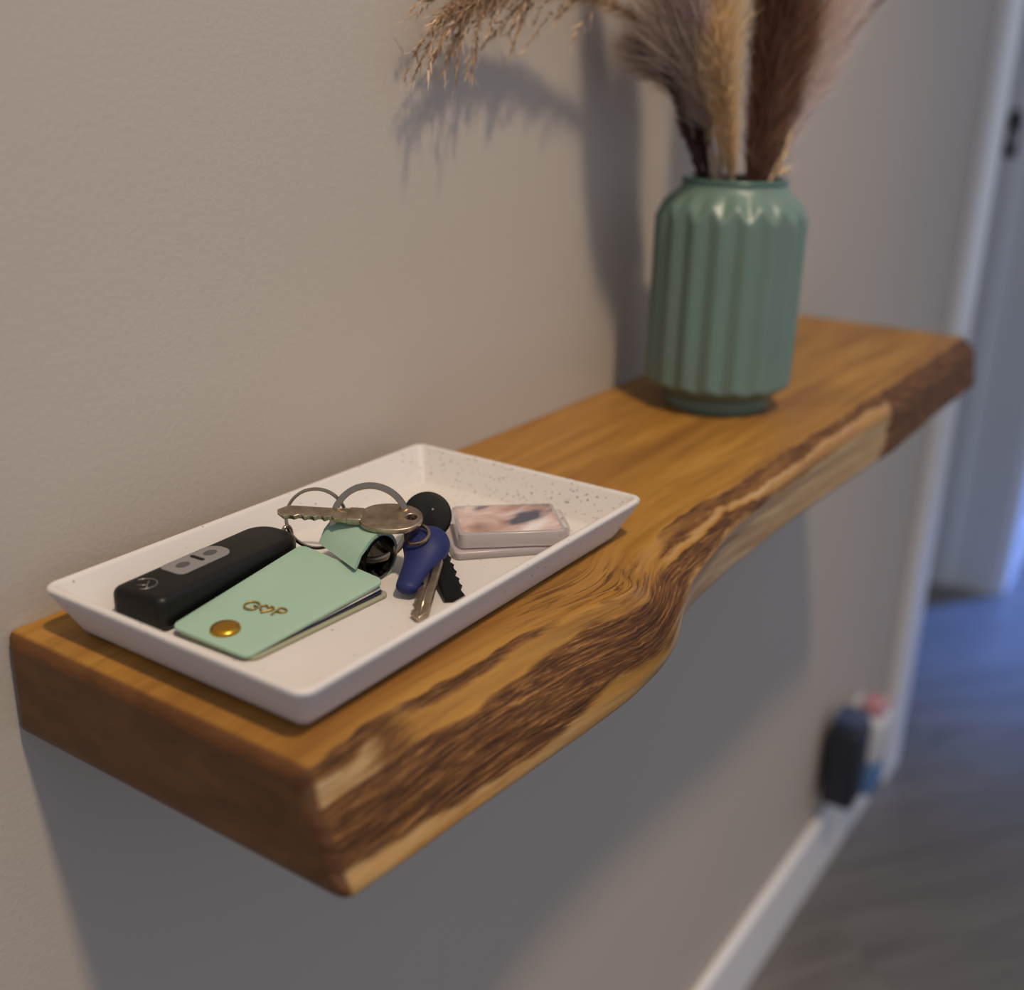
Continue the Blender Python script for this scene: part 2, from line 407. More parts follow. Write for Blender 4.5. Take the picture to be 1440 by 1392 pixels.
t.link(t.mix(fac, t.mix(t.noise(oc, 30, 3), srgb(206, 199, 191), srgb(213, 206, 198)), srgb(84, 78, 78)), t.b.inputs['Base Color'])
TX0, TX1, TY0, TY1 = 8.4, 221.3, -139.0, -12.6
def tray_loop(ins, z, r): return [(x, y, z) for x, y in rrect(TX0+ins, TX1-ins, TY0+ins, TY1-ins, r, 8)]
lv = [(60, .2, 1), (12.5, .2, 2.5), (9.6, .5, 3.2), (8.6, 1.6, 3.6), (7.6, 3.2, 4), (1.0, 15.9, 5.2), (.2, 17.6, 5.4), (.15, 18.5, 5.4), (.7, 19.2, 5.2), (1.7, 19.5, 4.8), (2.7, 19.2, 4.2), (3.4, 18.2, 3.6), (11.4, 5.6, 2.2), (12.4, 4.6, 1.8), (14.2, 4.1, 1.4), (60, 4.0, 1)]
V = []; F = []
for a in lv: V += tray_loop(*a)
nl = len(tray_loop(*lv[0]))
for i in range(len(lv)-1):
    for k in range(nl): F.append((i*nl+k, i*nl+(k+1) % nl, (i+1)*nl+(k+1) % nl, (i+1)*nl+k))
F.append(tuple(range(nl))[::-1]); F.append(tuple((len(lv)-1)*nl+k for k in range(nl)))
tr = mesh('trinket_tray', V, F, m_tray, smooth=True, sharp=50, loc=(.115, -.076, 0))
tag(tr, 'white speckled rectangular ceramic tray holding keys on the shelf', 'tray')

# ------------------------------------------------------------------ metals, plastics, leather
m_steel = mat('polished_steel', srgb(158, 140, 118), .2, 1.)
t = NT(m_steel); t.bump(t.noise(t.obj(), 900, 2), .03, .0005)
m_nickel = mat('worn_nickel_key', srgb(176, 160, 138), .34, 1.)
t = NT(m_nickel); oc = t.obj(); t.bump(t.noise(t.mapping(oc, (900, 200, 200)), 1., 3), .06, .0004)
t.link(t.ramp(t.noise(oc, 240, 4), [(.3, srgb(150, 134, 112)), (.7, srgb(190, 176, 154))]), t.b.inputs['Base Color'])
m_black = mat('black_fob_plastic', srgb(15, 14, 13), .42, spec=.3)
t = NT(m_black); t.bump(t.noise(t.obj(), 1500, 2), .05, .0003)
m_blackkey = mat('matte_black_key', srgb(9, 9, 10), .5, spec=.2)
t = NT(m_blackkey); t.bump(t.noise(t.obj(), 800, 2), .05, .0003)
m_grey = mat('grey_rubber_button', srgb(128, 124, 122), .5)
t = NT(m_grey); t.bump(t.noise(t.obj(), 700, 2), .04, .0003)
m_dkgrey = mat('dark_grey_print', srgb(78, 74, 74), .5)
t = NT(m_dkgrey); t.bump(t.noise(t.obj(), 700, 2), .02, .0003)
m_badge = mat('dull_silver_badge', srgb(120, 118, 114), .35, .7)
t = NT(m_badge); t.bump(t.noise(t.obj(), 700, 2), .02, .0003)
m_mint = mat('mint_leather', srgb(164, 196, 170), .55, spec=.3)
t = NT(m_mint); oc = t.obj(); t.bump(t.noise(oc, 900, 3), .10, .0004)
t.link(t.mix(t.noise(oc, 60, 3), srgb(146, 175, 153), srgb(153, 182, 160)), t.b.inputs['Base Color'])
m_suede = mat('olive_leather_edge', srgb(150, 148, 120), .8)
t = NT(m_suede); t.bump(t.noise(t.obj(), 900, 3), .2, .0005)
m_brass = mat('brass_stud', srgb(196, 148, 56), .3, 1.)
t = NT(m_brass); t.bump(t.noise(t.obj(), 300, 2), .05, .0004)
m_gold = mat('gold_foil_print', srgb(172, 130, 60), .4, .8)
t = NT(m_gold); t.bump(t.noise(t.obj(), 900, 2), .05, .0002)
m_page = mat('glossy_photo_page', srgb(190, 186, 178), .25)
t = NT(m_page); t.link(t.ramp(t.noise(t.obj(), 60, 2), [(.4, srgb(90, 96, 120)), (.6, srgb(196, 190, 180))]), t.b.inputs['Base Color'])
m_navy = mat('navy_page_edge', srgb(34, 38, 62), .35)
t = NT(m_navy); t.bump(t.noise(t.obj(), 500, 2), .05, .0003)
m_blue = mat('blue_plastic_cap', srgb(44, 50, 112), .5, spec=.25)
t = NT(m_blue); oc = t.obj(); t.bump(t.noise(oc, 500, 3), .10, .0005)
t.link(t.mix(t.noise(oc, 120, 3), srgb(28, 33, 78), srgb(42, 48, 98)), t.b.inputs['Base Color'])
m_chrome = mat('dark_chrome', srgb(96, 96, 92), .12, 1.)
t = NT(m_chrome); t.bump(t.noise(t.obj(), 200, 2), .03, .0004)
m_acr = mat('clear_acrylic', (.86, .79, .78, 1), .16, **{'Transmission Weight': .62, 'IOR': 1.3})
t = NT(m_acr); t.bump(t.noise(t.obj(), 200, 2), .02, .0003)
m_photo = mat('family_photo_print', srgb(190, 170, 165), .5)
t = NT(m_photo); oc = t.obj()
a1 = t.ramp(t.noise(t.mapping(oc, (38, 60, 1), rot=(0, 0, .82)), 1., 3, .5, .5), [(.26, srgb(110, 88, 82)), (.42, srgb(180, 148, 136)), (.55, srgb(206, 184, 176)), (.72, srgb(222, 212, 210))])
a2 = t.ramp(t.noise(t.mapping(oc, (36, 76, 1), rot=(0, 0, .82), loc=(7, 3, 0)), 1., 2, .5), [(.54, (0, 0, 0, 1)), (.68, (1, 1, 1, 1))])
t.link(t.mix(a2, a1, srgb(84, 84, 96)), t.b.inputs['Base Color'])

# ------------------------------------------------------------------ car key fob
T0 = frame((64, -38.2, 4.1), (.9986, .052, 0), (-.052, .9986, 0))
fob = thing('car_key', 'black oblong car key fob with grey buttons along the tray back', 'car key', (64, -38.2, 4.1))
ol = rrect(-38, 39, -12.6, 12.0, [10, 5, 4, 10], 8)
mesh('body', *xf(lambda p: T0((p[0] + (.09*(p[1]) if p[0] < 0 else 0)*-1.2, p[1], p[2]+6.6)), plate([ol], 13.2, 3.2, 5)), m_black, fob, True, 35)
body = fob.children[0]
btn = rrect(-14.5, 13, -2.4, 9.6, [5.5, 2.4, 3.0, 5.0], 6)
pad = mesh('button_pad', *xf(lambda p: T0((p[0]-3.2, p[1]-.2, p[2]+13.2)), plate([btn], .9, .35, 2)), m_grey, fob, True, 40)
mesh('button_gap', *xf(lambda p: T0((p[0]-3.6, p[1]+3.6, p[2]+13.75)), plate([rrect(-.8, .8, -3.2, 3.6, .7, 3)], .5, .1, 1)), m_black, pad, True, 40)
for cx in (-11.0, 2.8):
    mesh('button_symbol', *xf(lambda p: T0((p[0]+cx, p[1]+3.6, p[2]+13.62)), plate([circ(0, 0, 3.0, 16, 2.2)], .24, .05, 1)), m_dkgrey, pad)
emb = T0((-30.0, 2.8, 13.25))
mesh('badge', *tube([emb + Vector((4.4*math.cos(a), 4.4*math.sin(a), 0)) for a in [math.radians(-150+d_*8) for d_ in range(30)]], .33, 6), m_badge, fob, True)
mesh('badge_mark', *join(tube([emb+Vector((-2.4, 1.2, 0)), emb+Vector((-.2, -1.6, 0)), emb+Vector((2.6, .6, 0))], .4, 6), tube([emb+Vector((-.2, -1.6, 0)), emb+Vector((-1.6, -3.2, 0))], .4, 6)), m_badge, fob, True)
lp = T0((39, 0, 9))
mesh('ring_lug', *tube([lp + Vector((2.6*math.cos(a)+1.2, -1.2, 4.2*math.sin(a))) for a in [2*math.pi*k_/20 for k_ in range(20)]], .9, 8, True), m_steel, fob, True)

# ------------------------------------------------------------------ split rings
def ring(name, c, R, n, w, h, label, turns=2, group=None):
    n = Vector(n).normalized(); a = Vector((0, 0, 1)); a = (a-n*a.dot(n)).normalized(); b = n.cross(a); c = Vector(c)
    pts = []; N = 60*turns
    for i in range(N+1):
        th = 2*math.pi*turns*i/N + .35
        off = (i/N-.5)*w*turns*1.02
        pts.append(c + a*math.cos(th)*R + b*math.sin(th)*R + n*off)
    P = []; V = []; F = []
    for i, p in enumerate(pts):
        rd = (p-c); rd = (rd-n*rd.dot(n)).normalized()
        for (u_, v_) in rrect(-h/2, h/2, -w/2*.94, w/2*.94, min(h, w)*.28, 2): V.append(p+rd*u_+n*v_)
    s = len(rrect(-h/2, h/2, -w/2, w/2, .1, 2))
    for i in range(N):
        for k_ in range(s): F.append((i*s+k_, i*s+(k_+1) % s, (i+1)*s+(k_+1) % s, (i+1)*s+k_))
    F.append(tuple(range(s))[::-1]); F.append(tuple(N*s+k_ for k_ in range(s)))
    o = mesh(name, V, F, m_steel, smooth=True, sharp=40, loc=c*MM)
    return tag(o, label, 'key ring', group)
nrm = Vector((-.80, -.56, .16))
ring('split_ring', (112.5, -46, 20.2), 12.2, (-.80, -.56, .2), .8, 1.3, 'thin steel split ring standing behind the key blade beside black fob')
ring('split_ring', (116.6, -71.4, 23.2), 14.9, (-.78, -.54, .24), 1.05, 2.6, 'large flat steel split ring standing above the mint leather loop')
ring('split_ring', (119.6, -92.6, 22.4), 4.8, (-.42, -.10, .9), .7, 1.0, 'tiny steel split ring between the oval key bow and blue key')

# ------------------------------------------------------------------ nickel house key
def blade_outline(u0, u1, w0, w1, teeth, seed, tip=3.5):
    r_ = random.Random(seed); top = [(u0, w1), (u1-tip, w1), (u1, (w0+w1)/2+.6), (u1, (w0+w1)/2-.6)]
    low = []
    n_ = teeth; du = (u1-tip-u0-3)/n_
    for i in range(n_):
        x1 = u1-tip-i*du; d1 = r_.uniform(.3, 2.6); low += [(x1, w0+d1*.2), (x1-du*.35, w0+d1), (x1-du*.65, w0+d1)]
    low.append((u0+2, w0)); low.append((u0, w0))
    return top+low
house = thing('house_key', 'tarnished nickel house key with oval bow lying on the split ring', 'key', (105, -67, 27))
Tk = frame((123.6, -91.9, 27.0), (-28.5, 51.2, .3), (-.80, -.52, -.20))
bow = [(12.4+12.6*math.cos(a)*1.0, 10.2*math.sin(a)*(1+.06*math.cos(2*a))) for a in [2*math.pi*k_/48 for k_ in range(48)]]
mesh('bow', *xf(Tk, plate([bow, circ(4.2, -.6, 2.2, 16)], 2.3, .55, 3)), m_nickel, house, True, 40)
mesh('collar', *xf(Tk, plate([rrect(23.2, 29.5, -4.6, 4.2, 1.0, 3)], 2.9, .5, 2)), m_nickel, house, True, 40)
bl = mesh('blade', *xf(Tk, plate([[(a_, -b_+.4) for a_, b_ in blade_outline(27, 57.5, -3.6, 4.2, 6, 3)]], 2.0, .25, 2)), m_nickel, house, True, 30)
for gv in (-1.9, .4):
    mesh('blade_groove', *xf(Tk, tube([(28, gv, -1.0), (55, gv, -1.0)], .42, 6)), m_steel, bl, True)
for gi in range(3):
    mesh('stamped_mark', *xf(Tk, tube([(13.2-1.5*math.cos(.4), 2.4-gi*2.3, -1.15), (16.5, 2.2-gi*2.3, -1.15)], .2, 6)), m_nickel, house, True)

# ------------------------------------------------------------------ mint leather photo wallet
wal = thing('leather_keyring', 'mint green leather key ring with brass stud and gold G heart P', 'key ring', (64, -74, 4.2))
NL, NR, FR, FL_ = Vector((29.6, -54.6, 8.0)), Vector((30.8, -91.0, 7.0)), Vector((99.0, -93.6, 11.0)), Vector((97.5, -52.0, 15.6))
def quadT(a, b, c_, d_):
    def T(p):       # p: (u 0..1 near->far, v 0..1 left->right, w height)
        q = (a*(1-p[1]) + b*p[1])*(1-p[0]) + (d_*(1-p[1]) + c_*p[1])*p[0]
        return q + Vector((0, 0, p[2] if len(p) > 2 else 0))
    return T
Tc = quadT(NL, NR, FR, FL_)
def leaf(T, th, r=3.4, sub=True, cen=0.):
    ol_ = rrect(0, 70, 0, 38, r, 6)
    v_, f_ = plate([ol_], th, min(.4, th*.4), 2)
    return [T((a/70, b/38, c_+cen)) for a, b, c_ in v_], f_
cov = mesh('front_cover', *leaf(Tc, 1.5, cen=-.75), m_mint, wal, True, 40)
low = lambda z: quadT(Vector((31.2, -55.4, z)), Vector((32.6, -92.0, z)), Vector((100.5, -95.0, z)), Vector((99.5, -53.5, z)))
mesh('back_cover', *leaf(low(4.9), 1.5), m_suede, wal, True, 40)
pg = [(Vector((31, -55.2, 5.9)), Vector((32.4, -90.6, 5.8)), Vector((98.5, -93.8, 6.6)), Vector((98, -53.2, 7.4))),
      (Vector((31, -55.2, 6.3)), Vector((32.2, -90.4, 6.0)), Vector((98.2, -93.4, 7.9)), Vector((97.8, -53.0, 9.6))),
      (Vector((30.8, -55.1, 6.5)), Vector((32.0, -90.2, 6.1)), Vector((97.8, -93.0, 8.9)), Vector((97.6, -52.8, 11.6)))]
for i, q in enumerate(pg):
    mesh('photo_page', *leaf(quadT(*q), .5, 2.5), (m_navy, m_page, m_page)[i], wal, True, 40)
st = Tc((.125, .49, .0))
dome = []; Fd = []
cn = (NR-NL).cross(FR-NR).normalized(); cn = cn if cn.z > 0 else -cn
ax = cn.orthogonal().normalized(); ay = cn.cross(ax)
prof = [(5.3, -.2), (5.3, .5), (5.0, 1.0), (4.2, 1.45), (3.0, 1.75), (1.6, 1.9)]
for r_, z_ in prof:
    for k_ in range(28): a = 2*math.pi*k_/28; dome.append(st+ax*r_*math.cos(a)+ay*r_*math.sin(a)+cn*z_)
for i in range(len(prof)-1):
    for k_ in range(28): Fd.append((i*28+k_, i*28+(k_+1) % 28, (i+1)*28+(k_+1) % 28, (i+1)*28+k_))
Fd.append(tuple((len(prof)-1)*28+k_ for k_ in range(28)))
mesh('stud', dome, Fd, m_brass, wal, True)
# gold monogram: letters are read along the short side
cx_ = Tc((.385, .53, .08)); ex = (Tc((.43, 1, 0))-Tc((.36, 0, 0))).normalized(); ey = (Tc((1, .5, 0))-Tc((0, .5, 0))).normalized()
ey = (ey-ex*ey.dot(ex)).normalized()
ex2 = (ex*.97 + ey*.10).normalized()
def stroke(name, pts, r=.36):
    P_ = [cx_+ex2*a+ey*b for a, b in pts]
    v_, f_ = tube(P_, r, 6); 
    mesh(name, v_, f_, m_gold, cov, True)
G = [(-5.6+2.7*math.cos(math.radians(a)), 2.6*math.sin(math.radians(a))) for a in range(45, 321, 12)] + [(-3.3, -1.2), (-3.2, .1), (-4.9, .1)]
stroke('letter_g', G)
hh = []
for k_ in range(33):
    a = 2*math.pi*k_/32; hh.append((.1+.155*16*math.sin(a)**3, .165*(13*math.cos(a)-5*math.cos(2*a)-2*math.cos(3*a)-math.cos(4*a))))
stroke('heart', hh)
Pp = [(4.2, -2.9), (4.2, 2.5), (6.0, 2.5)] + [(6.0+1.5*math.cos(math.radians(a)), 1.1+1.4*math.sin(math.radians(a))) for a in range(80, -81, -16)] + [(4.2, -.3)]
stroke('letter_p', Pp)
# leather loop: an upright strip curled over, with a dark polished liner
def loop_strip(f0, f1, pts2, th):
    V = []; F = []; n_ = len(pts2); dv = Vector((-7.2, -25.0, -2.0)); o0 = Vector((116.5, -57.0, 15.4))
    P_ = [Vector((a, b, 0)) for a, b in pts2]
    for i in range(n_):
        t_ = (P_[min(i+1, n_-1)]-P_[max(i-1, 0)]).normalized(); nn = Vector((-t_.y, t_.x, 0))
        for f_ in (f0, f1):
            for rr in (0, th):
                q = P_[i]+nn*rr; V.append(o0 + dv*f_ + Vector((q.x, 0, q.y)))
    for i in range(n_-1):
        b = i*4; c_ = b+4
        F += [(b, b+2, c_+2, c_), (b+1, c_+1, c_+3, b+3), (b, c_, c_+1, b+1), (b+2, b+3, c_+3, c_+2)]
    F += [(0, 1, 3, 2), (n_*4-4, n_*4-2, n_*4-1, n_*4-3)]
    return V, F
arc_ = lambda rx, rz, a0, a1, n_=36: [(-rx*math.cos(math.radians(a0+(a1-a0)*i/n_)), rz*math.sin(math.radians(a0+(a1-a0)*i/n_))) for i in range(n_+1)]
lo = mesh('loop', *loop_strip(0, 1, [(-13.6, -.4), (-12.2, 1.2), (-10.2, 4.2)] + arc_(9.6, 9.0, 44, 262), 1.5), m_mint, wal, True, 40)
mesh('loop_liner', *loop_strip(.03, 1.02, arc_(8.3, 7.7, -20, 300), 1.2), m_chrome, lo, True, 40)

# ------------------------------------------------------------------ blue capped key
bk = thing('blue_key', 'house key with blue plastic cap and silver blade pointing to viewer', 'key', (112, -100, 6))
axp = catmull([(131.5, -88.0, 20.0), (128.8, -90.2, 18.6), (124, -93.6, 16.2), (117, -96.6, 13.2), (109, -99.0, 10.6), (102.5, -101.2, 8.6), (100.4, -101.9, 8.0)], 6)
rw = catmull([(3.2, 0, 0), (7.6, 0, 0), (9.4, 0, 0), (7.0, 0, 0), (5.2, 0, 0), (4.4, 0, 0), (2.4, 0, 0)], 6)
mesh('cap', *tube(axp, [max(.8, r_.x) for r_ in rw], 20, flat=.62, up=tuple(Rv)), m_blue, bk, True, 70)
Tb = frame((121, -99.5, 12.4), (88.2-121, -117.6+99.5, 5.2-12.4), (.50, -.80, .25))
bb_ = mesh('blade', *xf(Tb, plate([blade_outline(0, 37.5, -3.4, 3.8, 6, 9)], 2.0, .25, 2)), m_nickel, bk, True, 30)
mesh('blade_groove', *xf(Tb, tube([(3, .9, 1.0), (35, .9, 1.0)], .6, 6)), m_steel, bb_, True)

# ------------------------------------------------------------------ black key
kk = thing('black_key', 'all black key with round head half hidden behind blue key', 'key', (132, -95, 5))
Th = frame((148.6, -74.6, 14.6), (-37.5, -43.5, -9.6), (.60, -.62, -.20)); Thh = frame((147.6, -75.6, 17.6), (-.34, -.36, -.80), (.60, -.78, .05))
mesh('head', *xf(Thh, plate([circ(0, 0, 10.3, 40), circ(6.6, 0, 1.6, 14)], 3.6, 1.2, 4)), m_blackkey, kk, True, 40)
mesh('blade', *xf(Th, plate([[(8, -4.6), (8, 4.6), (14, 4.6)] + [(14+i*5.0+d_, 4.4-h_) for i in range(8) for d_, h_ in ((0, 0), (1.8, 1.3 if i % 2 else .7), (3.4, 1.3 if i % 2 else .7))] + [(57, 4.4), (58.5, 2), (58.5, -4.6)]], 2.0, .3, 2)), m_blackkey, kk, True, 30)
mesh('head_rivet', *xf(Thh, plate([circ(-2.2, 2.5, .6, 12)], 4.3, .2, 2)), m_badge, kk, True)

# ------------------------------------------------------------------ acrylic photo keyrings
def acrylic(label, o0, yd, zt, th, w, l, tilt, photo):
    e = thing('photo_keyring', label, 'key ring', (o0[0], o0[1], zt-th), 'acrylic photo key rings in the tray')
    T = frame((o0[0], o0[1], zt-th/2), (math.cos(yd), math.sin(yd), tilt), (-math.sin(yd), math.cos(yd), 0))
    ol_ = [(0, 0)] and rrect(0, l, 0, w, 3.0, 5)
    mesh('block', *xf(T, plate([ol_], th, .8, 3)), m_acr, e, True, 40)
    mesh('photo', *xf(T, plate([rrect(1.6, l-1.6, 1.6, w-1.6, 2.0, 3)], .35)), m_photo, e)
    bpy.data.objects[e.children[-1].name].location.z += (th/2-.1)*MM if photo else 0
    mesh('tab', *xf(T, plate([rrect(l-1.2, l+2.6, w*.16, w*.80, 1.6, 4), circ(l+.9, w*.5, .8, 12)], th*.8, .5, 2)), m_acr, e, True, 40)
    return e
yd = math.atan2(-33.1, 30.4)
acrylic('clear acrylic photo key ring lying on top of another', (145.1, -93.9), yd, 14.6, 6.6, 33.0, 45.0, .006, True)
acrylic('thin clear acrylic photo key ring underneath the thicker one', (141.5, -94.4), yd+.09, 7.6, 3.4, 33.0, 42.0, 0., False)

# ------------------------------------------------------------------ fluted vase
m_vase = mat('sage_green_glaze', srgb(112, 138, 122), .36, spec=.45)
t = NT(m_vase); oc = t.obj()
t.link(t.mix(t.noise(oc, 26, 4), srgb(97, 119, 106), srgb(108, 130, 117)), t.b.inputs['Base Color']); t.bump(t.noise(oc, 120, 3), .04, .0006)
VC = Vector((451, -69.3, 0)); NP = 18
vase = thing('fluted_vase', 'sage green fluted ceramic vase holding dried grasses on the shelf', 'vase', VC)
V = []; F = []; NTh = NP*14; zs = [z_*137.0/150 for z_ in range(151)]
def tri(a): u_ = (a*NP/(2*math.pi)) % 1; return 1-abs(2*u_-1)      # 1 at ridge
def rad(z, a):
    k_ = tri(a)
    rb_ = 42.2 + 3.8*k_
    up_ = 31.0 + (134 - z)*.78 + (1-k_)*3.2*sst(133, 124, z)       # shoulder slope
    lw = 31.6 + max(0, z-8)*1.5 + (1-k_)*1.2*sst(8, 16, z)
    r_ = min(rb_, up_, lw)
    if z < 9: r_ = 31.8 - .5*sst(3, 0, z)*1.5
    if z > 132.6: r_ = 31.6 - 1.4*sst(134.5, 137, z)
    return r_
for z in zs:
    for k_ in range(NTh):
        a = 2*math.pi*k_/NTh
        r_ = sum(rad(z+dz, a+da) for dz in (-.9, 0, .9) for da in (-.036, -.018, 0, .018, .036))/15
        V.append(VC+Vector((r_*math.cos(a+.12), r_*math.sin(a+.12), z+.1)))
for r_, z in ((29.2, 137.4), (28.0, 136.6), (27.6, 134), (29, 128), (38, 118), (40, 60), (36, 14), (10, 10)):
    for k_ in range(NTh):
        a = 2*math.pi*k_/NTh; V.append(VC+Vector((r_*math.cos(a+.12), r_*math.sin(a+.12), z)))
nr = len(V)//NTh
for i in range(nr-1):
    for k_ in range(NTh): F.append((i*NTh+k_, i*NTh+(k_+1) % NTh, (i+1)*NTh+(k_+1) % NTh, (i+1)*NTh+k_))
F.append(tuple(range(NTh))[::-1]); F.append(tuple((nr-1)*NTh+k_ for k_ in range(NTh)))
mesh('body', V, F, m_vase, vase, True)
m_rim = mat('dark_green_glazed_rim', srgb(72, 100, 90), .3)
t = NT(m_rim); t.bump(t.noise(t.obj(), 120, 2), .04, .0005)
mesh('rim', *tube([VC+Vector((29.9*math.cos(a), 29.9*math.sin(a), 136.6)) for a in [2*math.pi*k_/96 for k_ in range(96)]], 1.9, 10, True), m_rim, vase, True)

# ------------------------------------------------------------------ dried grasses
def fibre(name, c0, c1, c2, rough=.85):
    m_ = mat(name, c0, rough, spec=.15); t_ = NT(m_)
    r_ = t_.n('ShaderNodeAttribute', attribute_name='shade').outputs['Fac']
    t_.link(t_.ramp(r_, [(0, c0), (.5, c1), (1, c2)]), t_.b.inputs['Base Color'])
    tr_ = t_.n('ShaderNodeBsdfTranslucent', {'Color': t_.ramp(r_, [(0, c0), (.5, c1), (1, c2)])})
    mx = t_.n('ShaderNodeMixShader', {0: .4, 1: t_.b.outputs[0], 2: tr_.outputs[0]})
    t_.link(mx.outputs[0], t_.t.nodes['Material Output'].inputs['Surface'])
    return m_
m_tan = fibre('tan_spikelets', srgb(124, 94, 68), srgb(196, 164, 128), srgb(230, 204, 172))
m_beige = fibre('beige_fluff', srgb(172, 150, 130), srgb(216, 197, 178), srgb(238, 225, 210))
m_cream = fibre('cream_fluff', srgb(234, 204, 154), srgb(246, 222, 178), srgb(252, 238, 208))
m_brown = fibre('dark_brown_fluff', srgb(66, 44, 35), srgb(122, 84, 66), srgb(186, 144, 118))
m_pink = fibre('greyish_pink_fluff', srgb(180, 158, 148), srgb(218, 198, 188), srgb(240, 226, 218))
m_plum = fibre('plum_brown_leaf', srgb(66, 46, 44), srgb(96, 72, 68), srgb(132, 106, 98))
m_straw = mat('pale_straw_stem', srgb(196, 172, 142), .7)
t = NT(m_straw); t.bump(t.noise(t.mapping(t.obj(), (400, 400, 20)), 1., 3), .15, .0004)
m_twig = mat('brown_stem', srgb(92, 66, 50), .75)
t = NT(m_twig); t.bump(t.noise(t.mapping(t.obj(), (400, 400, 20)), 1., 3), .15, .0004)

def strands(specs):
    """specs: (list of points, width, shade) -> ribbons with a tapering end"""
    V = []; F = []; S = []
    for pts, w, s in specs:
        n_ = len(pts); d_ = (pts[-1]-pts[0]); side = d_.cross(Vector((random.gauss(0, 1), random.gauss(0, 1), random.gauss(0, 1))))
        if side.length < 1e-6: continue
        side.normalize(); b = len(V)
        for i, p in enumerate(pts):
            ww = w*.5*(1-.85*(i/(n_-1))**1.5)
            V += [p-side*ww, p+side*ww]; S += [s, s]
        for i in range(n_-1): F.append((b+2*i, b+2*i+1, b+2*i+3, b+2*i+2))
    return V, F, S
def fluff(axis, u0, count, length, spread, width, droop=0., rnd=None, lenprof=None, bias=None):
    R_ = rnd; n_ = len(axis); out = []
    for k_ in range(count):
        u_ = u0+(1-u0)*R_.random()**.9; i = u_*(n_-1); i0 = min(int(i), n_-2); p = axis[i0].lerp(axis[i0+1], i-i0)
        tg = (axis[min(i0+2, n_-1)]-axis[max(i0-1, 0)]).normalized()
        rd = Vector((R_.gauss(0, 1), R_.gauss(0, 1), R_.gauss(0, 1))); rd = (rd-tg*rd.dot(tg)).normalized()
        if bias: rd = (rd + Vector(bias)*R_.random()).normalized()
        ln = length*(.55+.6*R_.random())*(lenprof((u_-u0)/(1-u0)) if lenprof else 1)
        dr = (tg + rd*spread*(.5+R_.random())).normalized()
        pts = [p]; q = p; d_ = dr
        for s_ in range(3):
            d_ = (d_ + Vector((R_.gauss(0, .10), R_.gauss(0, .10), R_.gauss(0, .10)-droop)) + tg*.12).normalized()
            q = q + d_*ln/3; pts.append(q)
        out.append((pts, width*(.6+.8*R_.random()), R_.random()))
    return out
def grass(name, label, ctrl, parts, stem_mat, stem_r, cat='dried grass', extra=None):
    axis = catmull(ctrl, 12); e = thing(name, label, cat, ctrl[0], 'dried grasses in the vase')
    n_ = len(axis)
    mesh('stem', *tube(axis, [stem_r*(1-.6*i/(n_-1)) for i in range(n_)], 8), stem_mat, e, True)
    for nm, spec, m_ in parts:
        v_, f_, s_ = strands(spec(axis)); o_ = mesh(nm, v_, f_, m_, e); o_['kind'] = 'stuff'
        at_ = o_.data.attributes.new('shade', 'FLOAT', 'POINT'); at_.data.foreach_set('value', s_)
    return e
def rn(k_): return random.Random(k_)
lp1 = lambda u_: .35 + 1.0*math.sin(math.pi*min(1, .12+u_*.9))**.7
# 1 arching open panicle along the wall
def panicle(axis):
    R_ = rn(11); out = []; n_ = len(axis)
    for k_ in range(54):
        u_ = .62 + .38*R_.random()**.8; i = u_*(n_-1); i0 = min(int(i), n_-2); p = axis[i0].lerp(axis[i0+1], i-i0)
        tg = (axis[min(i0+2, n_-1)]-axis[max(i0-1, 0)]).normalized()
        d_ = (tg*.9 + Vector((R_.gauss(-.3, .25), R_.gauss(.0, .14), R_.gauss(.28, .45)))).normalized()
        ln = 24+30*R_.random()
        q = p; pts = [p]
        for s_ in range(12):
            d_ = (d_ + Vector((R_.gauss(0, .06), R_.gauss(0, .04), -.085+R_.gauss(0, .04)))).normalized(); q = q+d_*ln/12
            if q.y > -4: q = Vector((q.x, -4, q.z))
            pts.append(q)
            for z_ in range(2 if s_ > 2 else 0):
                dd = (d_*1.2 + Vector((R_.gauss(0, .42), R_.gauss(0, .3), R_.gauss(-.1, .42)))).normalized(); l2 = 3.2+4.2*R_.random()
                out.append(([q, q+dd*l2*.5+Vector((0, 0, -.2)), q+dd*l2], .8+.6*R_.random(), R_.random()**1.3))
                if R_.random() < .5: out.append(([q+dd*l2*.8, q+dd*(l2+2)+Vector((0, 0, -.3)), q+dd*(l2+3.8)], .30, .98))
        out.append((pts, .5, .35+.35*R_.random()))
    return out
grass('pampas_plume', 'open tan grass panicle arching to the left along the wall',
      [(446, -66, 14), (446, -64, 100), (440, -60, 140), (430, -52, 176), (413, -41, 206), (390, -31, 222), (340, -27, 231), (300, -22, 231), (270, -18, 226), (250, -16, 219)],
      [('spikelets', panicle, m_tan), ('fluff', lambda a: fluff(a, .50, 2600, 16, .6, .30, .04, rn(5)), m_tan)], m_straw, 1.3)
